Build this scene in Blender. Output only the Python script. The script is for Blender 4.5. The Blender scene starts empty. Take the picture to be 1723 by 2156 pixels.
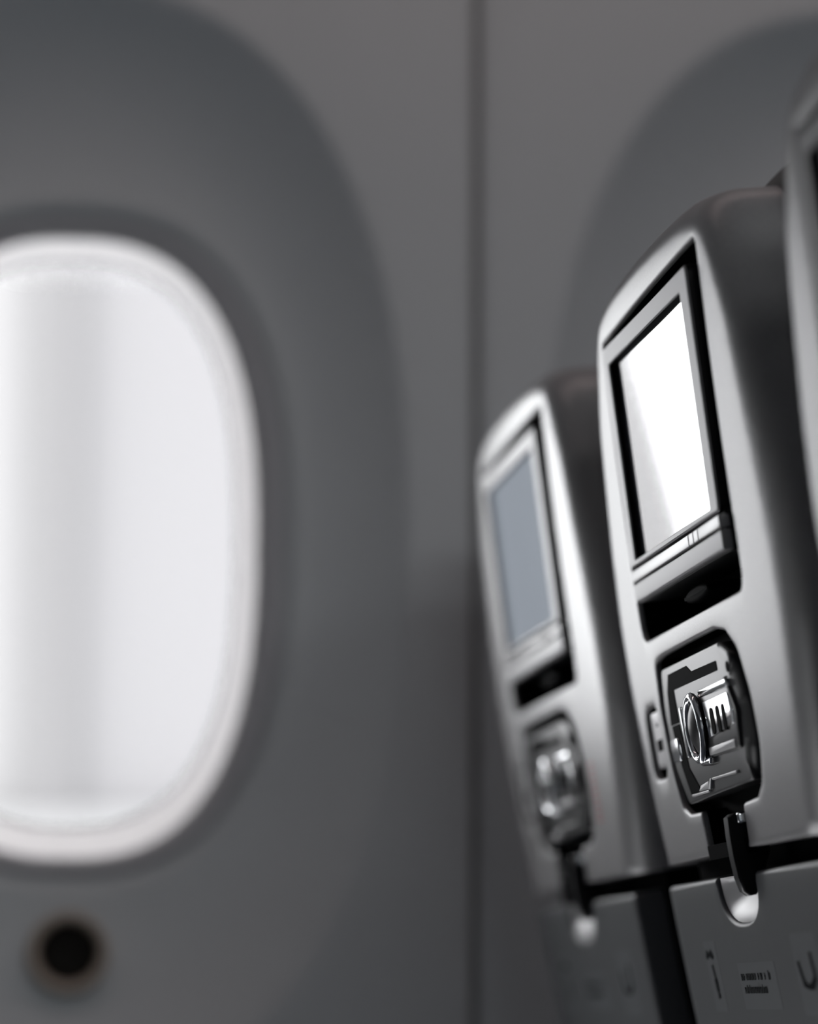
import bpy, bmesh, math, random
from mathutils import Vector, Matrix
from mathutils.geometry import delaunay_2d_cdt

random.seed(4)
SC = bpy.context.scene
COL = SC.collection
ZC = 0.68                     # camera height above the cabin floor

# ------------------------------------------------------------------ camera
IW, IH, FPX = 1723.0, 2156.0, 7700.0
VPX, VPY, ROLL = -56.0, 2130.0, math.radians(1.2)
yv = Vector((VPX-IW/2, -(VPY-IH/2), FPX)).normalized()
zv = Vector((math.sin(ROLL), math.cos(ROLL), 0.0)); zv = (zv - yv*zv.dot(yv)).normalized()
xv = -zv.cross(yv)
if xv.x < 0: xv = -xv
right = Vector((xv.x, yv.x, zv.x)); up = Vector((xv.y, yv.y, zv.y)); fwd = Vector((xv.z, yv.z, zv.z))
cam = bpy.data.cameras.new('camera'); co = bpy.data.objects.new('camera', cam); COL.objects.link(co)
m = Matrix((right, up, -fwd)).transposed().to_4x4(); m.translation = Vector((0, 0, ZC)); co.matrix_world = m
cam.sensor_fit = 'VERTICAL'; cam.sensor_height = 36.0; cam.sensor_width = 36.0*IW/IH
cam.lens = FPX/IH*36.0
cam.clip_start = 0.02; cam.clip_end = 200
cam.dof.use_dof = True; cam.dof.focus_distance = 1.83; cam.dof.aperture_fstop = 3.9
SC.camera = co

# ------------------------------------------------------------------ world: bright even overcast
SKY = 9.0
w = bpy.data.worlds.new('overcast'); SC.world = w; w.use_nodes = True
bg = w.node_tree.nodes['Background']; bg.inputs[0].default_value = (0.985, 0.985, 1.0, 1); bg.inputs[1].default_value = SKY
SC.view_settings.view_transform = 'Standard'; SC.view_settings.look = 'None'
SC.view_settings.exposure = 0.0; SC.view_settings.gamma = 1.0; SC.view_settings.use_curve_mapping = False

# ------------------------------------------------------------------ cabin lamps (large areas)
def area(name, loc, size, power, col, rot):
    l = bpy.data.lights.new(name, 'AREA'); l.shape = 'RECTANGLE'; l.size, l.size_y = size; l.energy = power; l.color = col
    o = bpy.data.objects.new(name, l); COL.objects.link(o); o.location = loc; o.rotation_euler = rot
    return o
WASH_P, CEIL_P = 2.4, 66.0
area('sidewall_wash_lamp', (0.75, 2.30, ZC+1.24), (2.7, 0.06), WASH_P, (1.0, 0.78, 0.75), (math.radians(16), 0, 0))
area('ceiling_lamp', (0.95, -1.25, ZC+1.49), (1.9, 0.9), CEIL_P, (0.96, 0.98, 1.0), (0, 0, 0))

# ------------------------------------------------------------------ materials
def mat(name, col, rough=0.5, metal=0.0, ior=1.5, bump=0.0, bscale=900.0, var=0.0, vscale=40.0, coat=0.0):
    M = bpy.data.materials.new(name); M.use_nodes = True
    nt = M.node_tree; b = nt.nodes['Principled BSDF']
    b.inputs['Base Color'].default_value = (*col, 1); b.inputs['Roughness'].default_value = rough
    b.inputs['Metallic'].default_value = metal; b.inputs['IOR'].default_value = ior
    b.inputs['Coat Weight'].default_value = coat
    tc = nt.nodes.new('ShaderNodeTexCoord')
    if bump > 0:
        n = nt.nodes.new('ShaderNodeTexNoise'); n.inputs['Scale'].default_value = bscale; n.inputs['Detail'].default_value = 3
        nt.links.new(tc.outputs['Object'], n.inputs['Vector'])
        bp = nt.nodes.new('ShaderNodeBump'); bp.inputs['Strength'].default_value = bump; bp.inputs['Distance'].default_value = 0.00005
        nt.links.new(n.outputs['Fac'], bp.inputs['Height']); nt.links.new(bp.outputs['Normal'], b.inputs['Normal'])
    if var > 0:
        n = nt.nodes.new('ShaderNodeTexNoise'); n.inputs['Scale'].default_value = vscale; n.inputs['Detail'].default_value = 4
        nt.links.new(tc.outputs['Object'], n.inputs['Vector'])
        mx = nt.nodes.new('ShaderNodeMix'); mx.data_type = 'RGBA'
        mx.inputs['A'].default_value = (*[c*(1-var) for c in col], 1); mx.inputs['B'].default_value = (*[min(1, c*(1+var)) for c in col], 1)
        nt.links.new(n.outputs['Fac'], mx.inputs['Factor']); nt.links.new(mx.outputs['Result'], b.inputs['Base Color'])
    return M

MT = {}
MT['shell'] = mat('satin_grey_shell', (0.235, 0.230, 0.232), 0.36, ior=1.60, bump=0.40, bscale=900, var=0.35, vscale=1100)
MT['bezel'] = mat('grey_bezel', (0.24, 0.235, 0.24), 0.42, ior=1.5, bump=0.10, bscale=900)
MT['gloss'] = mat('glossy_control_plastic', (0.020, 0.020, 0.021), 0.33, ior=1.30)
MT['strip'] = mat('clear_button_strip', (0.25, 0.245, 0.245), 0.30, ior=1.6)
MT['black'] = mat('black_plastic', (0.006, 0.0062, 0.0065), 0.35, ior=1.25)
MT['deep'] = mat('black_recess', (0.004, 0.0042, 0.0044), 0.6, ior=1.04)
MT['screen'] = mat('screen_glass', (0.03, 0.033, 0.038), 0.03, ior=2.0, coat=1.0)
MT['chrome'] = mat('chrome', (0.78, 0.79, 0.80), 0.10, metal=1.0)
MT['silver'] = mat('silver_plastic', (0.42, 0.415, 0.42), 0.38, metal=0.2)
MT['leather'] = mat('dark_grey_leather', (0.072, 0.066, 0.061), 0.5, bump=0.35, bscale=420, var=0.1, vscale=90)
MT['tray'] = mat('grey_tray', (0.085, 0.088, 0.093), 0.42, ior=1.27, bump=0.22, bscale=800, var=0.08, vscale=500)
MT['print'] = mat('dark_print', (0.018, 0.020, 0.021), 0.6, ior=1.05)
MT['sticker'] = mat('pale_sticker', (0.11, 0.115, 0.122), 0.42, ior=1.27)
MT['redprint'] = mat('red_print', (0.42, 0.06, 0.06), 0.5)
MT['metal'] = mat('seat_leg_metal', (0.35, 0.35, 0.36), 0.35, metal=0.9)
MT['wall'] = mat('sidewall_plastic', (0.495, 0.525, 0.535), 0.55, bump=0.12, bscale=350, var=0.03, vscale=200)
MT['gap'] = mat('dark_gap', (0.20, 0.195, 0.19), 0.7)
MT['frame'] = mat('window_trim', (0.40, 0.405, 0.42), 0.55)
def translucent(name, col, amount):
    M = bpy.data.materials.new(name); M.use_nodes = True; nt = M.node_tree
    for n in list(nt.nodes): nt.nodes.remove(n)
    out = nt.nodes.new('ShaderNodeOutputMaterial'); d = nt.nodes.new('ShaderNodeBsdfDiffuse'); t = nt.nodes.new('ShaderNodeBsdfTranslucent'); mx = nt.nodes.new('ShaderNodeMixShader')
    d.inputs[0].default_value = (*col, 1); t.inputs[0].default_value = (*col, 1); mx.inputs[0].default_value = amount
    nt.links.new(d.outputs[0], mx.inputs[1]); nt.links.new(t.outputs[0], mx.inputs[2]); nt.links.new(mx.outputs[0], out.inputs[0]); return M
MT['reveal'] = translucent('white_translucent_reveal', (0.90, 0.885, 0.885), 0.12)
MT['seal'] = translucent('pale_grey_seal', (0.50, 0.51, 0.53), 0.05)
MT['screenglow'] = mat('lit_screen', (0.03, 0.033, 0.038), 0.06, ior=1.5)  # even glow added in place of the far screen's grey reflection
_b = MT['screenglow'].node_tree.nodes['Principled BSDF']; _b.inputs['Emission Color'].default_value = (0.78, 0.87, 1.0, 1); _b.inputs['Emission Strength'].default_value = 0.30
MT['ceil'] = mat('cabin_ceiling', (0.6, 0.6, 0.6), 0.6)
MT['floor'] = mat('cabin_carpet', (0.05, 0.055, 0.07), 0.9, bump=0.5, bscale=300, var=0.2, vscale=150)
MT['bulk'] = mat('darkened_bulkhead', (0.07, 0.07, 0.075), 0.7)  # unseen end walls, darkened to cut light bounced onto the seat shells
MT['beige'] = mat('beige_button_ring', (0.42, 0.36, 0.30), 0.4)
MT['btn'] = mat('dark_button', (0.015, 0.013, 0.011), 0.6, ior=1.2)
MT['facR'] = mat('pale_cladding', (0.094, 0.092, 0.094), 0.8, var=0.01, vscale=0.4)
MT['facL'] = mat('white_cladding', (0.122, 0.120, 0.120), 0.8)
MT['facP'] = mat('grey_post', (0.072, 0.070, 0.071), 0.8)
MT['facB'] = mat('white_base', (0.122, 0.122, 0.122), 0.8)
MT['apron'] = mat('apron_concrete', (0.6, 0.6, 0.6), 0.9, var=0.1, vscale=0.5)
def glassmat(name, tint):
    M = bpy.data.materials.new(name); M.use_nodes = True; nt = M.node_tree
    for n in list(nt.nodes): nt.nodes.remove(n)
    out = nt.nodes.new('ShaderNodeOutputMaterial'); tr = nt.nodes.new('ShaderNodeBsdfTransparent'); gl = nt.nodes.new('ShaderNodeBsdfGlossy')
    tr.inputs[0].default_value = (tint*0.99, tint, tint*1.005, 1); gl.inputs['Roughness'].default_value = 0.02
    fr = nt.nodes.new('ShaderNodeFresnel'); fr.inputs[0].default_value = 1.4; mx = nt.nodes.new('ShaderNodeMixShader')
    nt.links.new(fr.outputs[0], mx.inputs[0]); nt.links.new(tr.outputs[0], mx.inputs[1]); nt.links.new(gl.outputs[0], mx.inputs[2])
    nt.links.new(mx.outputs[0], out.inputs[0]); return M
MT['glass'] = glassmat('window_glass', 0.98)
MT['dimglass'] = glassmat('daylight_cut_glass', 0.22)

# ------------------------------------------------------------------ object helpers
def tag(o, label=None, cat=None, group=None, kind=None):
    for k, v in (('label', label), ('category', cat), ('group', group), ('kind', kind)):
        if v: o[k] = v
    return o
def empty(name, loc):
    o = bpy.data.objects.new(name, None); o.empty_display_size = 0.1; COL.objects.link(o); o.location = loc; return o
class MB:
    def __init__(s): s.v = []; s.f = []
    def add(s, vs): i = len(s.v); s.v += [tuple(p) for p in vs]; return list(range(i, i+len(vs)))
    def ring(s, A, B, closed=True, flip=False):
        n = len(A)
        for i in range(n if closed else n-1):
            j = (i+1) % n
            q = (A[i], A[j], B[j], B[i])
            s.f.append(q[::-1] if flip else q)
    def rings(s, loops, closed=True, flip=False):
        ids = [s.add(l) for l in loops]
        for a, b in zip(ids, ids[1:]): s.ring(a, b, closed, flip)
        return ids
    def cap(s, ids, flip=False): s.f.append(tuple(ids[::-1] if flip else ids))
    def build(s, name, material, parent=None, smooth=True, angle=None):
        me = bpy.data.meshes.new(name); me.from_pydata(s.v, [], s.f); me.validate()
        bm = bmesh.new(); bm.from_mesh(me)
        bmesh.ops.remove_doubles(bm, verts=bm.verts, dist=1e-6)
        bmesh.ops.triangulate(bm, faces=[f for f in bm.faces if len(f.verts) > 4])
        bmesh.ops.recalc_face_normals(bm, faces=bm.faces)
        for f in bm.faces: f.smooth = smooth
        if angle is not None:
            for e in bm.edges:
                if len(e.link_faces) == 2 and e.calc_face_angle(0) > math.radians(angle): e.smooth = False
        bm.to_mesh(me); bm.free()
        me.materials.append(material)
        o = bpy.data.objects.new(name, me); COL.objects.link(o); o.parent = parent
        return o
def box(mb, x0, x1, y0, y1, z0, z1):
    i = mb.add([(x0,y0,z0),(x1,y0,z0),(x1,y1,z0),(x0,y1,z0),(x0,y0,z1),(x1,y0,z1),(x1,y1,z1),(x0,y1,z1)])
    for q in ((0,3,2,1),(4,5,6,7),(0,1,5,4),(1,2,6,5),(2,3,7,6),(3,0,4,7)): mb.f.append(tuple(i[k] for k in q))

# ------------------------------------------------------------------ 2-D loops
def resample(P, step, closed=True):
    out = []; n = len(P)
    for i in range(n if closed else n-1):
        a, b = P[i], P[(i+1) % n]
        L = math.hypot(b[0]-a[0], b[1]-a[1]); k = max(1, int(math.ceil(L/step)))
        for j in range(k): t = j/k; out.append((a[0]+(b[0]-a[0])*t, a[1]+(b[1]-a[1])*t))
    if not closed: out.append(P[-1])
    return out
def ccw(P):
    A = sum(P[i][0]*P[(i+1) % len(P)][1]-P[(i+1) % len(P)][0]*P[i][1] for i in range(len(P)))
    return P if A > 0 else P[::-1]
def roundpoly(P, r, n=5):
    P = ccw(P); out = []; N = len(P)
    for i in range(N):
        p0, p, p1 = Vector(P[i-1]), Vector(P[i]), Vector(P[(i+1) % N])
        ri = r[i] if isinstance(r, (list, tuple)) else r
        a, b = (p0-p), (p1-p); la, lb = a.length, b.length; a.normalize(); b.normalize()
        ang = math.acos(max(-1, min(1, a.dot(b))))
        if ri <= 1e-6 or ang > math.radians(176): out.append(tuple(p)); continue
        t = min(ri/math.tan(ang/2), la*0.48, lb*0.48)
        A, B = p+a*t, p+b*t
        for k in range(n+1):
            s = k/n; q = A*(1-s)**2 + p*2*s*(1-s) + B*s*s; out.append(tuple(q))
    return out
def rrect(u0, u1, z0, z1, r, n=5): return roundpoly([(u0,z0),(u1,z0),(u1,z1),(u0,z1)], r, n)
def normals(P):
    n = len(P); out = []
    for i in range(n):
        a, b = Vector(P[i-1]), Vector(P[(i+1) % n]); t = (b-a).normalized(); out.append((t.y, -t.x))
    return out
def offset(P, d):
    N = normals(P); return [(p[0]+q[0]*(d(q) if callable(d) else d), p[1]+q[1]*(d(q) if callable(d) else d)) for p, q in zip(P, N)]
def inside(p, P):
    c = False; n = len(P); x, y = p
    for i in range(n):
        (x1, y1), (x2, y2) = P[i], P[i-1]
        if (y1 > y) != (y2 > y) and x < (x2-x1)*(y-y1)/(y2-y1)+x1: c = not c
    return c
def catmull(P, k=6):
    out = []; n = len(P)
    for i in range(n):
        p0, p1, p2, p3 = [Vector(P[(i+j-1) % n]) for j in range(4)]
        for s in range(k):
            t = s/k
            out.append(tuple(0.5*((2*p1)+(p2-p0)*t+(2*p0-5*p1+4*p2-p3)*t*t+(3*p1-p0-3*p2+p3)*t**3)))
    return out

# ------------------------------------------------------------------ seat back frame of reference
XO = 0.42                                   # seat origin, X
def Xs(z): return 0.3900-0.215*z+0.14*z*z if z > 0 else 0.3900-0.215*z
def dXs(z): return -0.215+0.28*z if z > 0 else -0.215
def S(u, z, w=0.0):
    """(across, height above camera, depth into the seat) -> seat-local point"""
    k = dXs(z); L = math.sqrt(1+k*k)
    return (Xs(z)+0.06*u*u+w/L-XO, u, z-w*k/L+ZC)
def plate(mb, outer, holes, w, step=0.007):
    """triangulated sheet on the surface, with holes; returns nothing"""
    V = []; E = []
    for lp in [outer]+holes:
        i0 = len(V); n = len(lp); V += [Vector(p) for p in lp]; E += [(i0+k, i0+(k+1) % n) for k in range(n)]
    nb = len(V); B = [tuple(v) for v in V]
    us = [p[0] for p in outer]; zs = [p[1] for p in outer]
    z = min(zs)+step/2; r = 0
    while z < max(zs):
        u = min(us)+step*(0.25+0.5*(r % 2))
        while u < max(us):
            if inside((u, z), outer) and not any(inside((u, z), h) for h in holes):
                if all((u-b[0])**2+(z-b[1])**2 > (step*0.5)**2 for b in B): V.append(Vector((u, z)))
            u += step
        z += step*0.87; r += 1
    vo, eo, fo, *_ = delaunay_2d_cdt(V, E, [], 0, 1e-7)
    ids = mb.add([S(v.x, v.y, w(v.x, v.y) if callable(w) else w) for v in vo])
    for f in fo:
        c = sum((vo[i] for i in f), Vector((0, 0)))/3
        if inside(c, outer) and not any(inside(c, h) for h in holes): mb.f.append(tuple(ids[i] for i in f))
def lip(mb, loop, r, wall, w0=0.0, n=4):
    """rounded lip going into a hole"""
    L = []
    for k in range(n+1):
        t = math.pi/2*k/n; L.append([S(p[0], p[1], w0+r*(1-math.cos(t))) for p in offset(loop, r*(1-math.sin(t)))])
    L.append([S(p[0], p[1], w0+r+wall) for p in loop]); mb.rings(L)
def tub(loop, w0, depth, name, material, parent, shrink=0.0):
    mb = MB(); inn = offset(loop, -shrink)
    ids = mb.rings([[S(*p, w0) for p in loop], [S(*p, w0+(depth-w0)*0.5) for p in offset(loop, -shrink*0.5)], [S(*p, depth) for p in inn]])
    mb.cap(ids[-1]); return mb.build(name, material, parent, angle=35)
def slab(loop, w0, w1, name, material, parent, r=0.0, n=3, mapf=None, angle=40, dome=0.0):
    """solid plate with rounded front rim between depths w0 (front) and w1"""
    mb = MB(); mf = mapf or S; L = []
    if r > 0:
        for k in range(n+1):
            t = math.pi/2*k/n; L.append([mf(*p, w0+r*(1-math.cos(t))) for p in offset(loop, -r*(1-math.sin(t)))])
    else: L.append([mf(*p, w0) for p in loop])
    L.append([mf(*p, w1) for p in loop])
    ids = mb.rings(L); mb.cap(ids[0]); mb.cap(ids[-1])
    return mb.build(name, material, parent, angle=angle)
def flat(u, z, w=0.0):
    """flat frame of the monitor: tangent plane of the seat back at mid height"""
    zc = 0.285; k = (Xs(0.354)-Xs(0.2165))/(0.354-0.2165); L = math.sqrt(1+k*k); x0 = Xs(0.2165)+(z-0.2165)*k
    return (x0+w/L-XO, u, z-w*k/L+ZC)

# ------------------------------------------------------------------ seat
SIL = [(0.100,0.3825),(0.136,0.3775),(0.149,0.371),(0.159,0.361),(0.181,0.322),(0.206,0.252),(0.213,0.214),(0.212,0.174),(0.202,0.120),(0.192,0.080)]
def outline(lower=None, base=None):
    R = list(base or SIL)
    if lower: R += lower
    zb = R[-1][1]; rt = resample(R, 0.004, False)
    half = rt
    P = half + [(u, zb) for u in [half[-1][0]*(1-2*k/60) for k in range(1, 60)]] + [(-u, z) for u, z in half[::-1]]
    top = [(-0.1+0.2*k/50, 0.3825+0.0022*(1-(-1+2*k/50)**2)) for k in range(1, 50)]
    P = P + top
    P = ccw(P)
    for _ in range(3):   # soften the joints, leave the bottom corners
        n = len(P); Q = []
        for i in range(n):
            if P[i][1] < zb+0.006: Q.append(P[i])
            else: Q.append(((P[i-1][0]+2*P[i][0]+P[(i+1) % n][0])/4, (P[i-1][1]+2*P[i][1]+P[(i+1) % n][1])/4))
        P = Q
    return P
REC = resample(roundpoly([(-0.130,0.198),(0.130,0.198),(0.130,0.3605),(-0.130,0.3655)], [0.012,0.012,0.004,0.006]), 0.005)
CTL = [(0.107,0.1855),(0.088,0.1868),(-0.054,0.1868),(-0.077,0.1835),(-0.096,0.173),(-0.107,0.150),(-0.108,0.128),(-0.098,0.110),(-0.083,0.1035),(-0.050,0.1025),
       (-0.046,0.0835),(0.051,0.0835),(0.053,0.1035),(0.083,0.104),(0.099,0.1085),(0.109,0.129),(0.112,0.162)]
CTL = resample(roundpoly(CTL, [0.006,0.01,0.01,0.012,0.015,0.02,0.02,0.012,0.008,0.004,0.003,0.003,0.004,0.008,0.01,0.03,0.02]), 0.004)
JCK = resample(rrect(0.1235, 0.163, 0.126, 0.1645, 0.011), 0.003)

def make_seat():
    root = empty('airline_seat', (0, 0, 0))
    # ---- rear shell
    P = outline()
    zb = min(p[1] for p in P); hb = max(abs(p[0]) for p in P if p[1] < zb+1e-6)
    def ins(z): t = max(0, min(1, (0.34-z)/0.10)); return 0.015+0.012*t*t*(3-2*t)
    I = []; O = []
    for p, q in zip(P, normals(P)):
        if p[1] < zb+1e-6:
            I.append((p[0]*(1-ins(zb)/hb), zb+0.0015)); O.append((p[0]*(1+0.010/hb), zb))
        else:
            k = math.hypot(q[0], max(q[1], 0)) or 1; nu, nz_ = abs(q[0])/k, max(q[1], 0)/k
            di = ins(p[1])*nu*nu+0.010*nz_*nz_; do = 0.010*nu*nu+0.008*nz_*nz_
            I.append((p[0]-q[0]*di, max(p[1]-q[1]*di, zb+0.0015))); O.append((p[0]+q[0]*do, p[1]+q[1]*do))
    mb = MB(); holes = [offset(REC, 0.0020), offset(CTL, 0.0018), offset(JCK, 0.0018)]
    plate(mb, I, holes, 0.0)
    L = []
    for k in range(0, 13):
        t = math.pi/2*k/12; s = math.sin(t)
        L.append([S(a[0]+(b[0]-a[0])*s, a[1]+(b[1]-a[1])*s, 0.024*(1-math.cos(t))) for a, b in zip(I, O)])
    L.append([S(*p, 0.052) for p in O]); mb.rings(L)
    lip(mb, REC, 0.0020, 0.0008); lip(mb, CTL, 0.0018, 0.0015); lip(mb, JCK, 0.0018, 0.0015)
    shell = mb.build('rear_shell', MT['shell'], root)
    rec = tub(REC, 0.0028, 0.035, 'monitor_recess', MT['deep'], root)
    ctl = tub(CTL, 0.0033, 0.014, 'control_recess', MT['deep'], root)
    jck = tub(JCK, 0.0033, 0.010, 'jack_recess', MT['deep'], root)
    # ---- monitor
    mon = slab(resample(rrect(-0.117, 0.1115, 0.2175, 0.3535, 0.004), 0.01), 0.0005, 0.026, 'monitor', MT['black'], root, r=0.001, mapf=flat)
    tag(mon, 'black monitor housing')
    bz = MB(); OUT = resample(rrect(-0.1185, 0.1130, 0.2365, 0.3545, 0.004, 4), 0.006); GL = resample(rrect(-0.100, 0.100, 0.2395, 0.3445, 0.0015, 3), 0.006)
    def fplate(mb, outer, holes, w):
        V = []; E = []
        for lp in [outer]+holes:
            i0 = len(V); n = len(lp); V += [Vector(p) for p in lp]; E += [(i0+k, i0+(k+1) % n) for k in range(n)]
        vo, eo, fo, *_ = delaunay_2d_cdt(V, E, [], 0, 1e-7)
        ids = mb.add([flat(v.x, v.y, w) for v in vo])
        for f in fo:
            c = sum((vo[i] for i in f), Vector((0, 0)))/3
            if inside(c, outer) and not any(inside(c, h) for h in holes): mb.f.append(tuple(ids[i] for i in f))
    fplate(bz, offset(OUT, -0.0008), [offset(GL, 0.0004)], -0.0030)
    bz.rings([[flat(*p, -0.0030) for p in offset(OUT, -0.0008)], [flat(*p, -0.0022) for p in OUT], [flat(*p, 0.0006) for p in OUT]])
    bz.rings([[flat(*p, -0.0030) for p in offset(GL, 0.0004)], [flat(*p, -0.0026) for p in GL], [flat(*p, -0.0020) for p in GL]])
    bz.build('bezel', MT['bezel'], mon, angle=35)
    side = MB(); side.rings([[flat(*p, -0.00195) for p in offset(OUT, 0.0004)], [flat(*p, 0.004) for p in offset(OUT, 0.0004)]]); side.build('bezel_side', MT['black'], mon)
    inn = MB(); inn.rings([[flat(*p, -0.0020) for p in GL], [flat(*p, 0.0018) for p in GL]]); inn.build('screen_surround', MT['deep'], mon)
    sc = MB(); ids = sc.add([flat(u, z, 0.0004) for u, z in GL]); sc.cap(ids); sc.build('screen', MT['screen'], mon)
    # strip with buttons and lower chin
    for a, b in ((-0.1185, -0.068), (-0.0672, -0.0562), (-0.0554, -0.0445), (-0.0437, 0.1130)):
        slab(rrect(a, b, 0.2287, 0.2346, 0.0008, 2), -0.0034, 0.002, 'button_strip', MT['strip'], mon, r=0.0006, n=2, mapf=flat)
    slab(rrect(-0.1185, 0.1130, 0.2180, 0.2278, 0.0012, 2), -0.0030, 0.002, 'lower_bezel', MT['bezel'], mon, r=0.0010, n=3, mapf=flat)
    el = [(0.002+0.030*math.cos(t), 0.2095+0.0042*math.sin(t)) for t in [2*math.pi*k/32 for k in range(32)]]
    slab(el, 0.006, 0.030, 'release_button', MT['deep'], mon, r=0.002)
    # ---- control unit
    FACE = resample(roundpoly([(0.084,0.1795),(-0.064,0.1795),(-0.087,0.172),(-0.099,0.150),(-0.099,0.128),(-0.090,0.1115),(0.070,0.1085),(0.088,0.128),(0.092,0.158)],
                     [0.006,0.01,0.012,0.016,0.016,0.008,0.006,0.02,0.02]), 0.004)
    mb = MB(); Lp = []
    for k in range(9):
        t = math.pi/2*k/8; d = lambda q, s=math.sin(t): -(1-s)*(0.0012+0.017*max(0, -q[0])**2)
        Lp.append([S(*p, -0.0018+(0.0012+0.0)*(1-math.cos(t))*1.0+(0.006*(1-math.cos(t))*max(0, -q[0])**2)) for p, q in zip(offset(FACE, d), normals(FACE))])
    Lp.append([S(*p, 0.013) for p in FACE]); ids = mb.rings(Lp); mb.cap(ids[0])
    face = mb.build('control_unit', MT['gloss'], root, angle=50)
    tag(face, 'glossy control unit')
    def inlay(name, pts, mt, w0=-0.0021, w1=-0.001, r=0.0, rad=0.001):
        return slab(roundpoly(pts, rad, 3), w0, w1, name, mt, face, r=r)
    inlay('groove', [(0.066,0.1755),(0.016,0.1755),(0.006,0.1718),(-0.055,0.1715),(-0.055,0.1668),(0.058,0.1668),(0.058,0.150),(0.080,0.150),(0.075,0.167)], MT['deep'])
    inlay('groove', [(0.078,0.1495),(0.058,0.1495),(0.052,0.126),(0.030,0.113),(0.058,0.112),(0.070,0.128)], MT['deep'])
    # chrome boss with three slots
    boss = inlay('boss', [(-0.0090,0.1605),(-0.0750,0.1605),(-0.0870,0.146),(-0.0810,0.1275),(-0.0090,0.1275)], MT['gloss'], -0.0034, -0.001, r=0.0012, rad=0.004)
    inlay('boss_rim', [(-0.0110,0.1612),(-0.0760,0.1612),(-0.0785,0.1572),(-0.0130,0.1572)], MT['chrome'], -0.0042, -0.002, r=0.0007, rad=0.001)
    inlay('boss_plate', [(-0.0150,0.1548),(-0.0750,0.1548),(-0.0810,0.146),(-0.0790,0.1395),(-0.0190,0.1365)], MT['chrome'], -0.0040, -0.003, r=0.0004, rad=0.003)
    for c in (-0.035, -0.049, -0.062):
        inlay('boss_slot', [(c+0.0038,0.1505),(c-0.0038,0.1505),(c-0.0038,0.1375),(c+0.0038,0.1375)], MT['deep'], -0.0043, -0.003, rad=0.0035)
    inlay('boss_foot', [(-0.0150,0.1325),(-0.0750,0.1325),(-0.0730,0.1285),(-0.0130,0.1285)], MT['silver'], -0.0040, -0.002, r=0.0006)
    # knob: a chrome ring standing proud with a dark domed lens
    cu, cz = 0.003, 0.1435
    def circ(r, n=36): return [(cu+r*math.cos(2*math.pi*k/n), cz+r*math.sin(2*math.pi*k/n)) for k in range(n)]
    mb = MB(); Lr = []
    for k in range(13):
        t = 2*math.pi*k/12; Lr.append([S(*p, -0.0052-0.0022*math.sin(t)) for p in circ(0.0158+0.0022*math.cos(t))])
    mb.rings(Lr); mb.build('knob_ring', MT['chrome'], face)
    mb = MB(); Lr = [[S(*p, -0.0085+0.0045*(r/0.0145)**2) for p in circ(r)] for r in (0.0015, 0.005, 0.009, 0.0125, 0.0145)]
    Lr.append([S(*p, -0.001) for p in circ(0.0150)]); ids = mb.rings(Lr); mb.cap(ids[0]); mb.build('knob_lens', MT['black'], face)
    inlay('knob_guard', [(0.046,0.157),(0.042,0.157),(0.041,0.131),(0.045,0.131)], MT['chrome'], -0.0036, -0.001, r=0.0006)
    inlay('knob_guard', [(0.011,0.128),(-0.017,0.128),(-0.013,0.1245),(0.007,0.1245)], MT['chrome'], -0.0048, -0.001, r=0.0010)
    inlay('hinge', [(0.088,0.143),(0.066,0.143),(0.064,0.131),(0.084,0.131)], MT['chrome'], -0.0032, -0.001, r=0.0010, rad=0.003)
    # stepped trim line and its tab
    for q in ([(-0.062,0.1180),(-0.004,0.1180),(-0.004,0.1168),(-0.062,0.1168)], [(-0.0025,0.1180),(0.004,0.1128),(0.0085,0.1128),(0.0005,0.1180)], [(0.008,0.1128),(0.052,0.1128),(0.052,0.1116),(0.008,0.1116)]):
        inlay('trim_line', q, MT['silver'], -0.0032, -0.001, r=0.0005, rad=0.0004)
    inlay('tab', [(0.006,0.1172),(0.028,0.1160),(0.036,0.1132),(0.010,0.1132)], MT['silver'], -0.0026, -0.001, r=0.0004)
    for u, z, a, b in ((-0.078, 0.1665, 0.0030, 0.0026), (-0.070, 0.1620, 0.004, 0.0006)):
        slab([(u+a*math.cos(2*math.pi*k/16), z+b*math.sin(2*math.pi*k/16)) for k in range(16)], -0.0021, 0.0008, 'indicator', MT['deep'], face)
    # ---- audio jack plate
    jp = slab(rrect(0.126, 0.1525, 0.1315, 0.1615, 0.004), 0.0012, 0.010, 'jack_plate', MT['silver'], root, r=0.0008)
    slab(rrect(0.130, 0.145, 0.1405, 0.1465, 0.001), 0.0009, 0.003, 'jack_socket', MT['deep'], jp)
    slab([(0.1375+0.003*math.cos(2*math.pi*k/14), 0.1545+0.0012*math.sin(2*math.pi*k/14)) for k in range(14)], 0.0010, 0.003, 'jack_hole', MT['black'], jp)
    # ---- latch blade
    mb = MB(); prof = [(0.0985, -0.0042), (0.097, -0.0066), (0.088, -0.0072), (0.078, -0.0074), (0.068, -0.0070), (0.061, -0.0056), (0.0585, -0.0030)]
    back = [(0.0985, 0.012), (0.097, 0.012), (0.088, 0.012), (0.078, 0.011), (0.068, 0.006), (0.061, 0.002), (0.0585, 0.000)]
    L = []
    for (z, wf), (zb, wb) in zip(prof, back):
        c = 0.0012; a, b = -0.041, -0.029
        L.append([S(a, z, wb), S(a, z, wf+c), S(a+c, z, wf), S(b-c, z, wf), S(b, z, wf+c), S(b, z, wb)])
    ids = mb.rings(L); mb.cap(ids[0]); mb.cap(ids[-1]); la = mb.build('tray_latch', MT['black'], root, angle=40)
    tag(la, 'black tray latch lever')
    slab(rrect(-0.0465, -0.0405, 0.0930, 0.0985, 0.0015), -0.0030, 0.004, 'latch_pin', MT['chrome'], la, r=0.0010)
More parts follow.
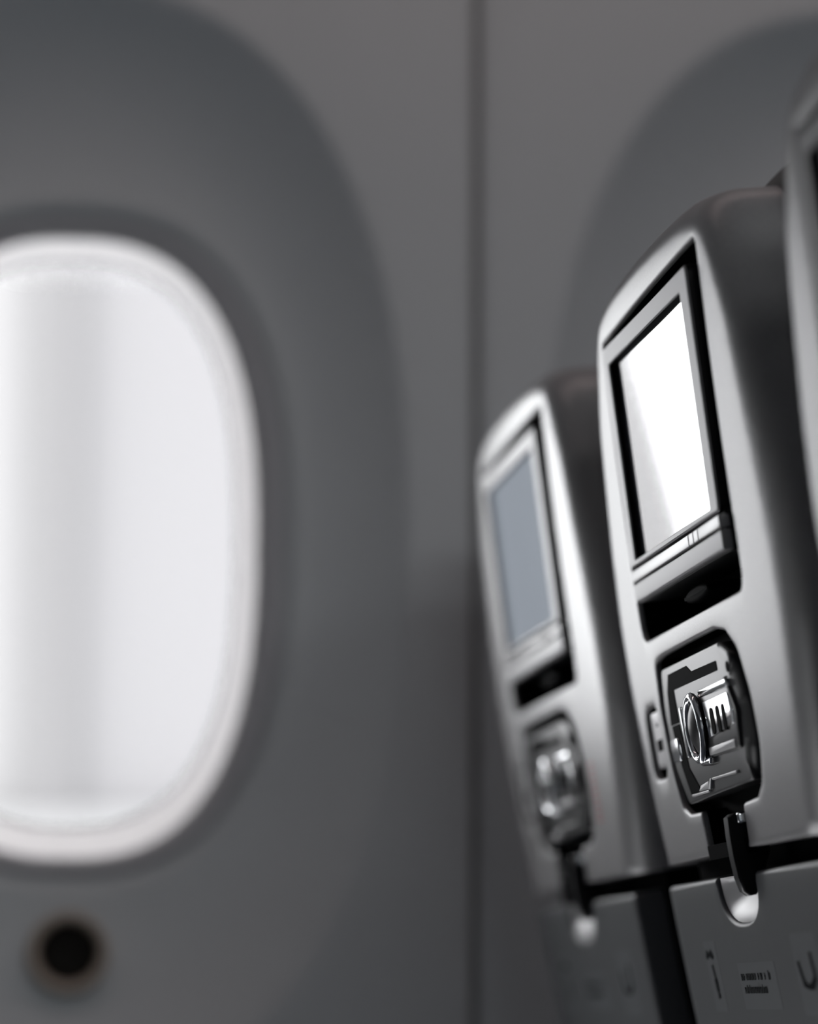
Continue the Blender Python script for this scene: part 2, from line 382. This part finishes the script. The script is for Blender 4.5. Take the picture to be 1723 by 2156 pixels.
    slab(rrect(-0.0455, 0.0505, 0.0787, 0.0860, 0.001, 2), -0.0006, 0.004, 'slot_dark_strip', MT['deep'], root)  # added dark strip, blacks out the light line along the slot's lower lip
    # ---- tray table
    arc = []
    for k in range(17):
        t = math.pi*k/16; cu = math.cos(t); arc.append((0.002-0.0455*abs(cu)**0.8*math.copysign(1, cu)+0.006*0, 0.0655-0.0200*math.sin(t)**0.85))
    TRP = [(-0.184,-0.175),(0.187,-0.175),(0.187,0.0695)] + [(0.0500,0.0695)] + arc[::-1] + [(-0.0460,0.0695)] + [(-0.184,0.0695)]
    TR = resample(roundpoly(TRP, [0.005,0.005,0.005,0.0015]+[0.0]*17+[0.0015,0.005]), 0.004)
    mb = MB(); plate(mb, offset(TR, -0.0025), [], 0.0, 0.010)
    L = []
    for k in range(6):
        t = math.pi/2*k/5; L.append([S(*p, 0.0025*(1-math.cos(t))) for p in offset(TR, -0.0025*(1-math.sin(t)))])
    L.append([S(*p, 0.018) for p in TR]); ids = mb.rings(L); mb.cap(ids[-1])
    tray = mb.build('tray_table', MT['tray'], root, angle=60)
    NT = arc[::-1] + [(-0.0435, 0.0690), (0.0475, 0.0690)]
    mb = MB(); cx, cz = 0.002, 0.0675
    dep = lambda z: 0.0022+0.0105*min(1, max(0, (z-0.0458)/0.0140))
    L = []
    for k in range(7):
        s = 1-0.16*k
        L.append([S(cx+(u-cx)*s, cz+(z-cz)*s, 0.0022+(dep(cz+(z-cz)*s)-0.0022)*(1-(1-k/6)**2)) for u, z in NT])
    ids = mb.rings(L); mb.cap(ids[-1]); tag(mb.build('finger_notch', MT['silver'], tray), 'silver finger notch')
    sl = slab(rrect(-0.048, 0.038, 0.003, 0.0262, 0.001, 2), -0.00012, 0.0006, 'sticker', MT['sticker'], tray)
    mb = MB(); rng = random.Random(7)
    def strokes(u0, u1, zb, h):
        u = u0
        while u > u1:
            k = rng.choice((0, 0, 1, 2, 3)); hh = h*(1.35 if k == 3 else 1.0); wd = 0.0042
            def bar(a, b, c, d):
                ids = mb.add([S(a, c, -0.0003), S(b, c, -0.0003), S(b, d, -0.0003), S(a, d, -0.0003)]); mb.f.append(tuple(ids))
            bar(u, u-0.0017, zb, zb+hh)
            if k != 2: bar(u-wd+0.0017, u-wd, zb, zb+h)
            if k in (0, 1): bar(u, u-wd, zb+(h-0.0010 if k == 0 else 0), zb+(h if k == 0 else 0.0010))
            if k == 2: bar(u, u-wd*0.7, zb+h*0.45, zb+h*0.65)
            u -= wd+0.0018 if rng.random() > 0.16 else wd+0.005
    strokes(0.033, -0.038, 0.0175, 0.0034); strokes(0.030, -0.024, 0.0110, 0.0032)
    mb.build('printed_lines', MT['print'], tray)
    # pictograms
    def pic(name, polys, pal=None):
        mb = MB()
        for q in polys: mb.cap(mb.add([S(u, z, -0.0003) for u, z in q]))
        mb.build(name, MT['print'], tray)
    slab(rrect(0.085, 0.117, 0.002, 0.0385, 0.002), -0.00012, 0.0006, 'pictogram_ground', MT['sticker'], tray)
    pic('pictogram', [[(0.115,0.0305),(0.111,0.0345),(0.105,0.0325),(0.099,0.0345),(0.093,0.0305),(0.097,0.0288),(0.1045,0.0305),(0.112,0.0288)],
                      [(0.1045,0.0262),(0.100,0.0262),(0.0985,0.019),(0.1025,0.019)], [(0.1045,0.019),(0.0965,0.019),(0.0965,0.0125),(0.1035,0.0125)], [(0.1025,0.0125),(0.0985,0.0125),(0.0955,0.0095),(0.1025,0.0082)]])
    slab(rrect(-0.142, -0.092, 0.000, 0.0385, 0.003), -0.00012, 0.0006, 'pictogram_ground', MT['sticker'], tray)
    pic('pictogram', [[(-0.097,0.0255),(-0.102,0.0255),(-0.106,0.0165),(-0.112,0.0145),(-0.112,0.0120),(-0.102,0.0135)], [(-0.123,0.0295),(-0.128,0.0295),(-0.130,0.0165),(-0.122,0.0120),(-0.112,0.0120),(-0.112,0.0145),(-0.119,0.0160),(-0.1245,0.0185)]])
    # ---- cushion, lower shell, seat pan, legs
    LOW = [(0.190, 0.0), (0.195, -0.12), (0.195, -0.24)]
    Pc = outline(LOW, [(0.100,0.3835),(0.142,0.3840),(0.166,0.3830),(0.181,0.374),(0.190,0.335),(0.207,0.252)]+SIL[6:]); mb = MB(); L = []
    for wv, dl, dt in ((0.040,-0.030,-0.018),(0.040,-0.008,-0.004),(0.043,0.003,0.008),(0.050,0.010,0.013),(0.062,0.013,0.018),(0.085,0.014,0.022),(0.115,0.008,0.015),(0.132,-0.006,0.0),(0.141,-0.03,-0.02),(0.145,-0.07,-0.05)):
        L.append([S(*p, wv) for p in offset(Pc, lambda q: dl*abs(q[0])+dt*max(q[1], 0))])
    ids = mb.rings(L); mb.cap(ids[0]); mb.cap(ids[-1]); mb.build('backrest_cushion', MT['leather'], root)
    slab(resample(rrect(-0.19, 0.19, -0.235, 0.097, 0.01), 0.02), 0.0195, 0.045, 'lower_shell', MT['deep'], root)
    # dark fastening strip of the headrest cover over the crest
    mb = MB(); L = []
    for k in range(9):
        u = -0.125+0.25*k/8; zt = 0.4025+0.0022*(1-(u/0.1)**2 if abs(u) < 0.1 else 0)
        L.append([S(u, zt-0.006, 0.070), S(u, zt+0.004, 0.074), S(u, zt+0.004, 0.100), S(u, zt-0.006, 0.104)])
    ids = mb.rings(L); mb.cap(ids[0]); mb.cap(ids[-1]); mb.build('headrest_strip', MT['deep'], root)
    mb = MB(); x0, x1 = 0.085, 0.56
    L = []
    for z, d in ((0.36, 0.012), (0.372, 0.0), (0.44, 0.0), (0.455, 0.008), (0.462, 0.03)):
        L.append([(u, v, z) for u, v in offset(resample(rrect(x0, x1, -0.205, 0.205, 0.03), 0.03), -d)])
    ids = mb.rings(L); mb.cap(ids[0]); mb.cap(ids[-1]); mb.build('seat_cushion', MT['leather'], root)
    for sy in (-0.15, 0.15):
        mb = MB(); box(mb, 0.14, 0.18, sy-0.015, sy+0.015, 0.0, 0.365); box(mb, 0.44, 0.48, sy-0.015, sy+0.015, 0.0, 0.365); box(mb, 0.12, 0.50, sy-0.02, sy+0.02, 0.0, 0.02)
        mb.build('leg', MT['metal'], root, smooth=False)
    return root

def kids(o): return [c for c in bpy.data.objects if c.parent == o]
def copy_tree(o, parent=None):
    c = o.copy(); COL.objects.link(c); c.parent = parent
    for k in kids(o): copy_tree(k, c)
    return c

# ------------------------------------------------------------------ structure: side wall with windows
WX, WZ, PITCH, YP = 0.0658, 0.3525, 0.604, 2.70
NA = 128
PH = [2*math.pi*(k+0.5)/NA for k in range(NA)]
def sup(a, b, n): return [(a*math.copysign(abs(math.cos(t))**(2/n), math.cos(t)), b*math.copysign(abs(math.sin(t))**(2/n), math.sin(t))) for t in PH]
def rect(hx, z0, z1):
    base = sup(0.248, 0.4135, 2.3); out = []
    for x, z in base:
        s = min(hx/max(abs(x), 1e-9), (z1 if z > 0 else -z0)/max(abs(z), 1e-9)); out.append([x*s, z*s])
    for cx in (-hx, hx):
        for cz in (z0, z1):
            i = min(range(NA), key=lambda k: (out[k][0]-cx)**2+(out[k][1]-cz)**2); out[i] = [cx, cz]
    return out
def panel_mesh():
    mb = MB(); hx = PITCH/2-0.0028; L = []
    def put(lp, y, dz=0.0): L.append([(x, y, z+dz) for x, z in lp])
    R = rect(hx, -0.72, 0.80); R2 = rect(hx-0.004, -0.716, 0.796); nz = 0.002
    N0 = sup(0.248, 0.4135, 2.3); T = sup(0.169, 0.2565, 2.5)
    put(R, YP+0.02); put(R, YP+0.004); put([(a[0]*0.7+b[0]*0.3, a[1]*0.7+b[1]*0.3) for a, b in zip(R, R2)], YP+0.0012); put(R2, YP)
    for s in (0.66, 0.33):
        put([(a[0]*s+b[0]*1.025*(1-s), a[1]*s+(b[1]*1.025+nz)*(1-s)) for a, b in zip(R2, N0)], YP)
    put([(x*1.025, z*1.025) for x, z in N0], YP, nz); put([(x*1.008, z*1.008) for x, z in N0], YP+0.0006, nz)
    D = 0.064
    for k in range(0, 15):
        t = k/14; g = 1-(1-t)**2.2
        put([(a[0]*(1-t)+b[0]*t, a[1]*(1-t)+b[1]*t) for a, b in zip(N0, T)], YP+0.0028+(D-0.0028)*g, nz*(1-t))
    put([(x-0.0015*(1 if x > 0 else -1), z*0.993) for x, z in T], YP+D+0.006)
    put([(x*0.965, z*0.977) for x, z in T], YP+D+0.007)
    mb.rings(L); return mb
wall = empty('wall_windowside', (0, 0, 0)); tag(wall, kind='structure')
pm = None; KS = range(-4, 4)
for n, k in enumerate(KS):
    if pm is None: p = panel_mesh().build('side_panel', MT['wall'], wall); pm = p.data
    else: p = bpy.data.objects.new('side_panel', pm); COL.objects.link(p); p.parent = wall
    p.location = (WX+k*PITCH, 0, WZ+ZC)
def window_parts(root):
    L = []
    T = lambda a, b, n, y, dz=0.0: L.append([(x, y-YP+0.014, z+dz) for x, z in sup(a, b, n)])
    mb = MB()
    T(0.1635, 0.2510, 2.55, YP+0.060); T(0.1630, 0.2505, 2.55, YP+0.0525); T(0.1615, 0.249, 2.55, YP+0.0505); T(0.158, 0.2460, 2.57, YP+0.0515); T(0.148, 0.2405, 2.6, YP+0.0545); T(0.1430, 0.2382, 2.6, YP+0.0585); T(0.1417, 0.2373, 2.6, YP+0.061)
    mb.rings(L); mb.build('frame', MT['frame'], root)
    mb = MB(); L.clear(); T(0.1417, 0.2373, 2.6, YP+0.061); T(0.1365, 0.230, 2.6, YP+0.078, 0.003); T(0.1310, 0.2220, 2.6, YP+0.090, 0.006); T(0.1300, 0.2210, 2.6, YP+0.091, 0.0064); mb.rings(L); mb.build('reveal', MT['reveal'], root)
    mb = MB(); L.clear(); T(0.1300, 0.2210, 2.6, YP+0.091, 0.0064); T(0.1283, 0.2192, 2.6, YP+0.0915, 0.0064); T(0.1282, 0.2191, 2.6, YP+0.0935, 0.0064); mb.rings(L); mb.build('seal', MT['seal'], root)
    mb = MB(); L.clear(); T(0.1282, 0.2191, 2.6, YP+0.0935, 0.0064); T(0.1290, 0.2200, 2.6, YP+0.097, 0.0064); mb.rings(L); mb.build('outer_reveal', MT['reveal'], root)
    mb = MB(); L.clear(); T(0.1281, 0.2190, 2.6, YP+0.0926, 0.0064); mb.cap(mb.add(L[0])); mb.build('pane', MT['glass'], root)
win0 = None
for n, k in enumerate(KS):
    if win0 is None: win0 = empty('window_1', (0, 0, 0)); window_parts(win0); wo = win0
    else: wo = copy_tree(win0); wo.name = 'window_%d' % (n+1)
    wo.location = (WX+k*PITCH, YP, WZ+ZC); tag(wo, kind='structure')
dim = None     # unseen panes behind, darkened to keep daylight off the lower seat shells
for o in [o for o in bpy.data.objects if o.name.startswith('pane') and o.parent and o.parent.location.x < WX-0.1]:
    if dim is None: dim = o.data.copy(); dim.materials[0] = MT['dimglass']
    o.data = dim
# backing behind the panel seams
mb = MB()
for k in range(-4, 5):
    x = WX+(k-0.5)*PITCH; box(mb, x-0.02, x+0.02, YP+0.009, YP+0.018, 0.0, ZC+WZ+0.80)
o = mb.build('seam_backing', MT['gap'], wall, smooth=False)
# floor, ceiling, other walls of the cabin
def sbox(name, b, material):
    mb = MB(); box(mb, *b); return tag(mb.build(name, material, None, smooth=False), kind='structure')
XA, XB = -2.65, 2.18
sbox('floor', (XA, XB, -2.75, 2.72, -0.05, 0.0), MT['floor'])
sbox('ceiling', (XA, XB, -2.75, 2.80, ZC+1.53, ZC+1.58), MT['ceil'])
sbox('wall_upper', (XA, XB, 2.68, 2.74, ZC+WZ+0.80, ZC+1.53), MT['wall'])
sbox('wall_aisleside', (XA, XB, -2.75, -2.70, 0.0, ZC+1.53), MT['wall'])
sbox('wall_rear', (XA-0.05, XA, -2.75, 2.90, -0.05, ZC+1.58), MT['bulk'])
sbox('wall_front', (XB, XB+0.05, -2.75, 2.90, -0.05, ZC+1.58), MT['bulk'])
# lamp housings
mb = MB(); box(mb, -0.65, 2.1, 2.24, 2.36, ZC+1.26, ZC+1.30); box(mb, -0.65, 2.1, 2.29, 2.31, ZC+1.30, ZC+1.53)
tag(mb.build('wash_lamp_housing', MT['ceil'], None, smooth=False), kind='structure')

# ------------------------------------------------------------------ outside: a pale airport building on the apron
YB = 12.0
sbox('apron', (-60, 60, 3.4, 90, -3.3, -3.2), MT['apron'])
bld = empty('airport_building', (3.0, YB, -3.2)); tag(bld, 'pale grey and white building blurred behind the window pane', 'building')
def bpart(name, x0, x1, z0, z1, y0, material):
    mb = MB(); box(mb, x0-3.0, x1-3.0, y0, 3.0, z0+3.2, z1+3.2); return mb.build(name, material, bld, smooth=False)
zb = ZC+0.0523*YB
bpart('base', -1.985, 9.0, -3.2, zb, -0.15, MT['facB'])
bpart('cladding', -1.985, 0.17, zb, 7.2, 0.0, MT['facL'])
bpart('post', 0.17, 0.29, zb, 7.2, -0.1, MT['facP'])
bpart('cladding', 0.29, 9.0, zb, 7.2, 0.0, MT['facR'])

# ------------------------------------------------------------------ window dimmer button
BX, BZ = 0.0691, 0.0438+ZC
BY = YP+0.041
btn = empty('dimmer_button', (BX, BY, BZ)); tag(btn, 'round dark dimmer button with beige ring below the window', 'button')
def ringy(mb, prof, n=40):
    ids = mb.rings([[(r*math.cos(2*math.pi*k/n), y, r*math.sin(2*math.pi*k/n)) for k in range(n)] for r, y in prof]); return ids
mb = MB(); ringy(mb, [(0.0310, 0.016), (0.0305, -0.001), (0.0290, -0.0045), (0.0265, -0.0050), (0.0235, -0.002), (0.0215, 0.006)]); mb.build('button_ring', MT['beige'], btn)
mb = MB(); ids = ringy(mb, [(0.0215, 0.006), (0.0200, 0.009), (0.012, 0.011), (0.002, 0.0115)]); mb.cap(ids[-1]); mb.build('button_face', MT['btn'], btn)

# ------------------------------------------------------------------ seats
SP = 0.49; YM = 1.80
seat = make_seat(); seat.location = (XO, YM, 0)
tag(seat, 'middle grey airline seat back in sharp focus with a white reflection on its screen', 'seat', 'row of airline seats')
far = copy_tree(seat); far.location = (XO+0.002, YM+SP, 0)
tag(far, 'farthest grey airline seat back, next to the window wall, with a dim grey screen', 'seat', 'row of airline seats')
near = copy_tree(seat); near.location = (XO-0.004, YM-SP, 0)
tag(near, 'nearest blurred airline seat back cut off by the right edge of the picture', 'seat', 'row of airline seats')
# faint red lettering beside the control unit of the farthest seat
mb = MB()
for k in range(9):
    z = 0.150-0.0042*k
    for a, b in ((-0.123, -0.1255), (-0.127, -0.131), (-0.1325, -0.136)):
        mb.cap(mb.add([S(a, z, -0.0004), S(b, z, -0.0004), S(b, z-0.0022, -0.0004), S(a, z-0.0022, -0.0004)]))
tag(mb.build('red_marking', MT['redprint'], far), 'faint red printed marking')
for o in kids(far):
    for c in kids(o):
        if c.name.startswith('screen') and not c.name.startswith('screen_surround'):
            c.data = c.data.copy(); c.data.materials[0] = MT['screenglow']; tag(c, 'dim grey lit screen')
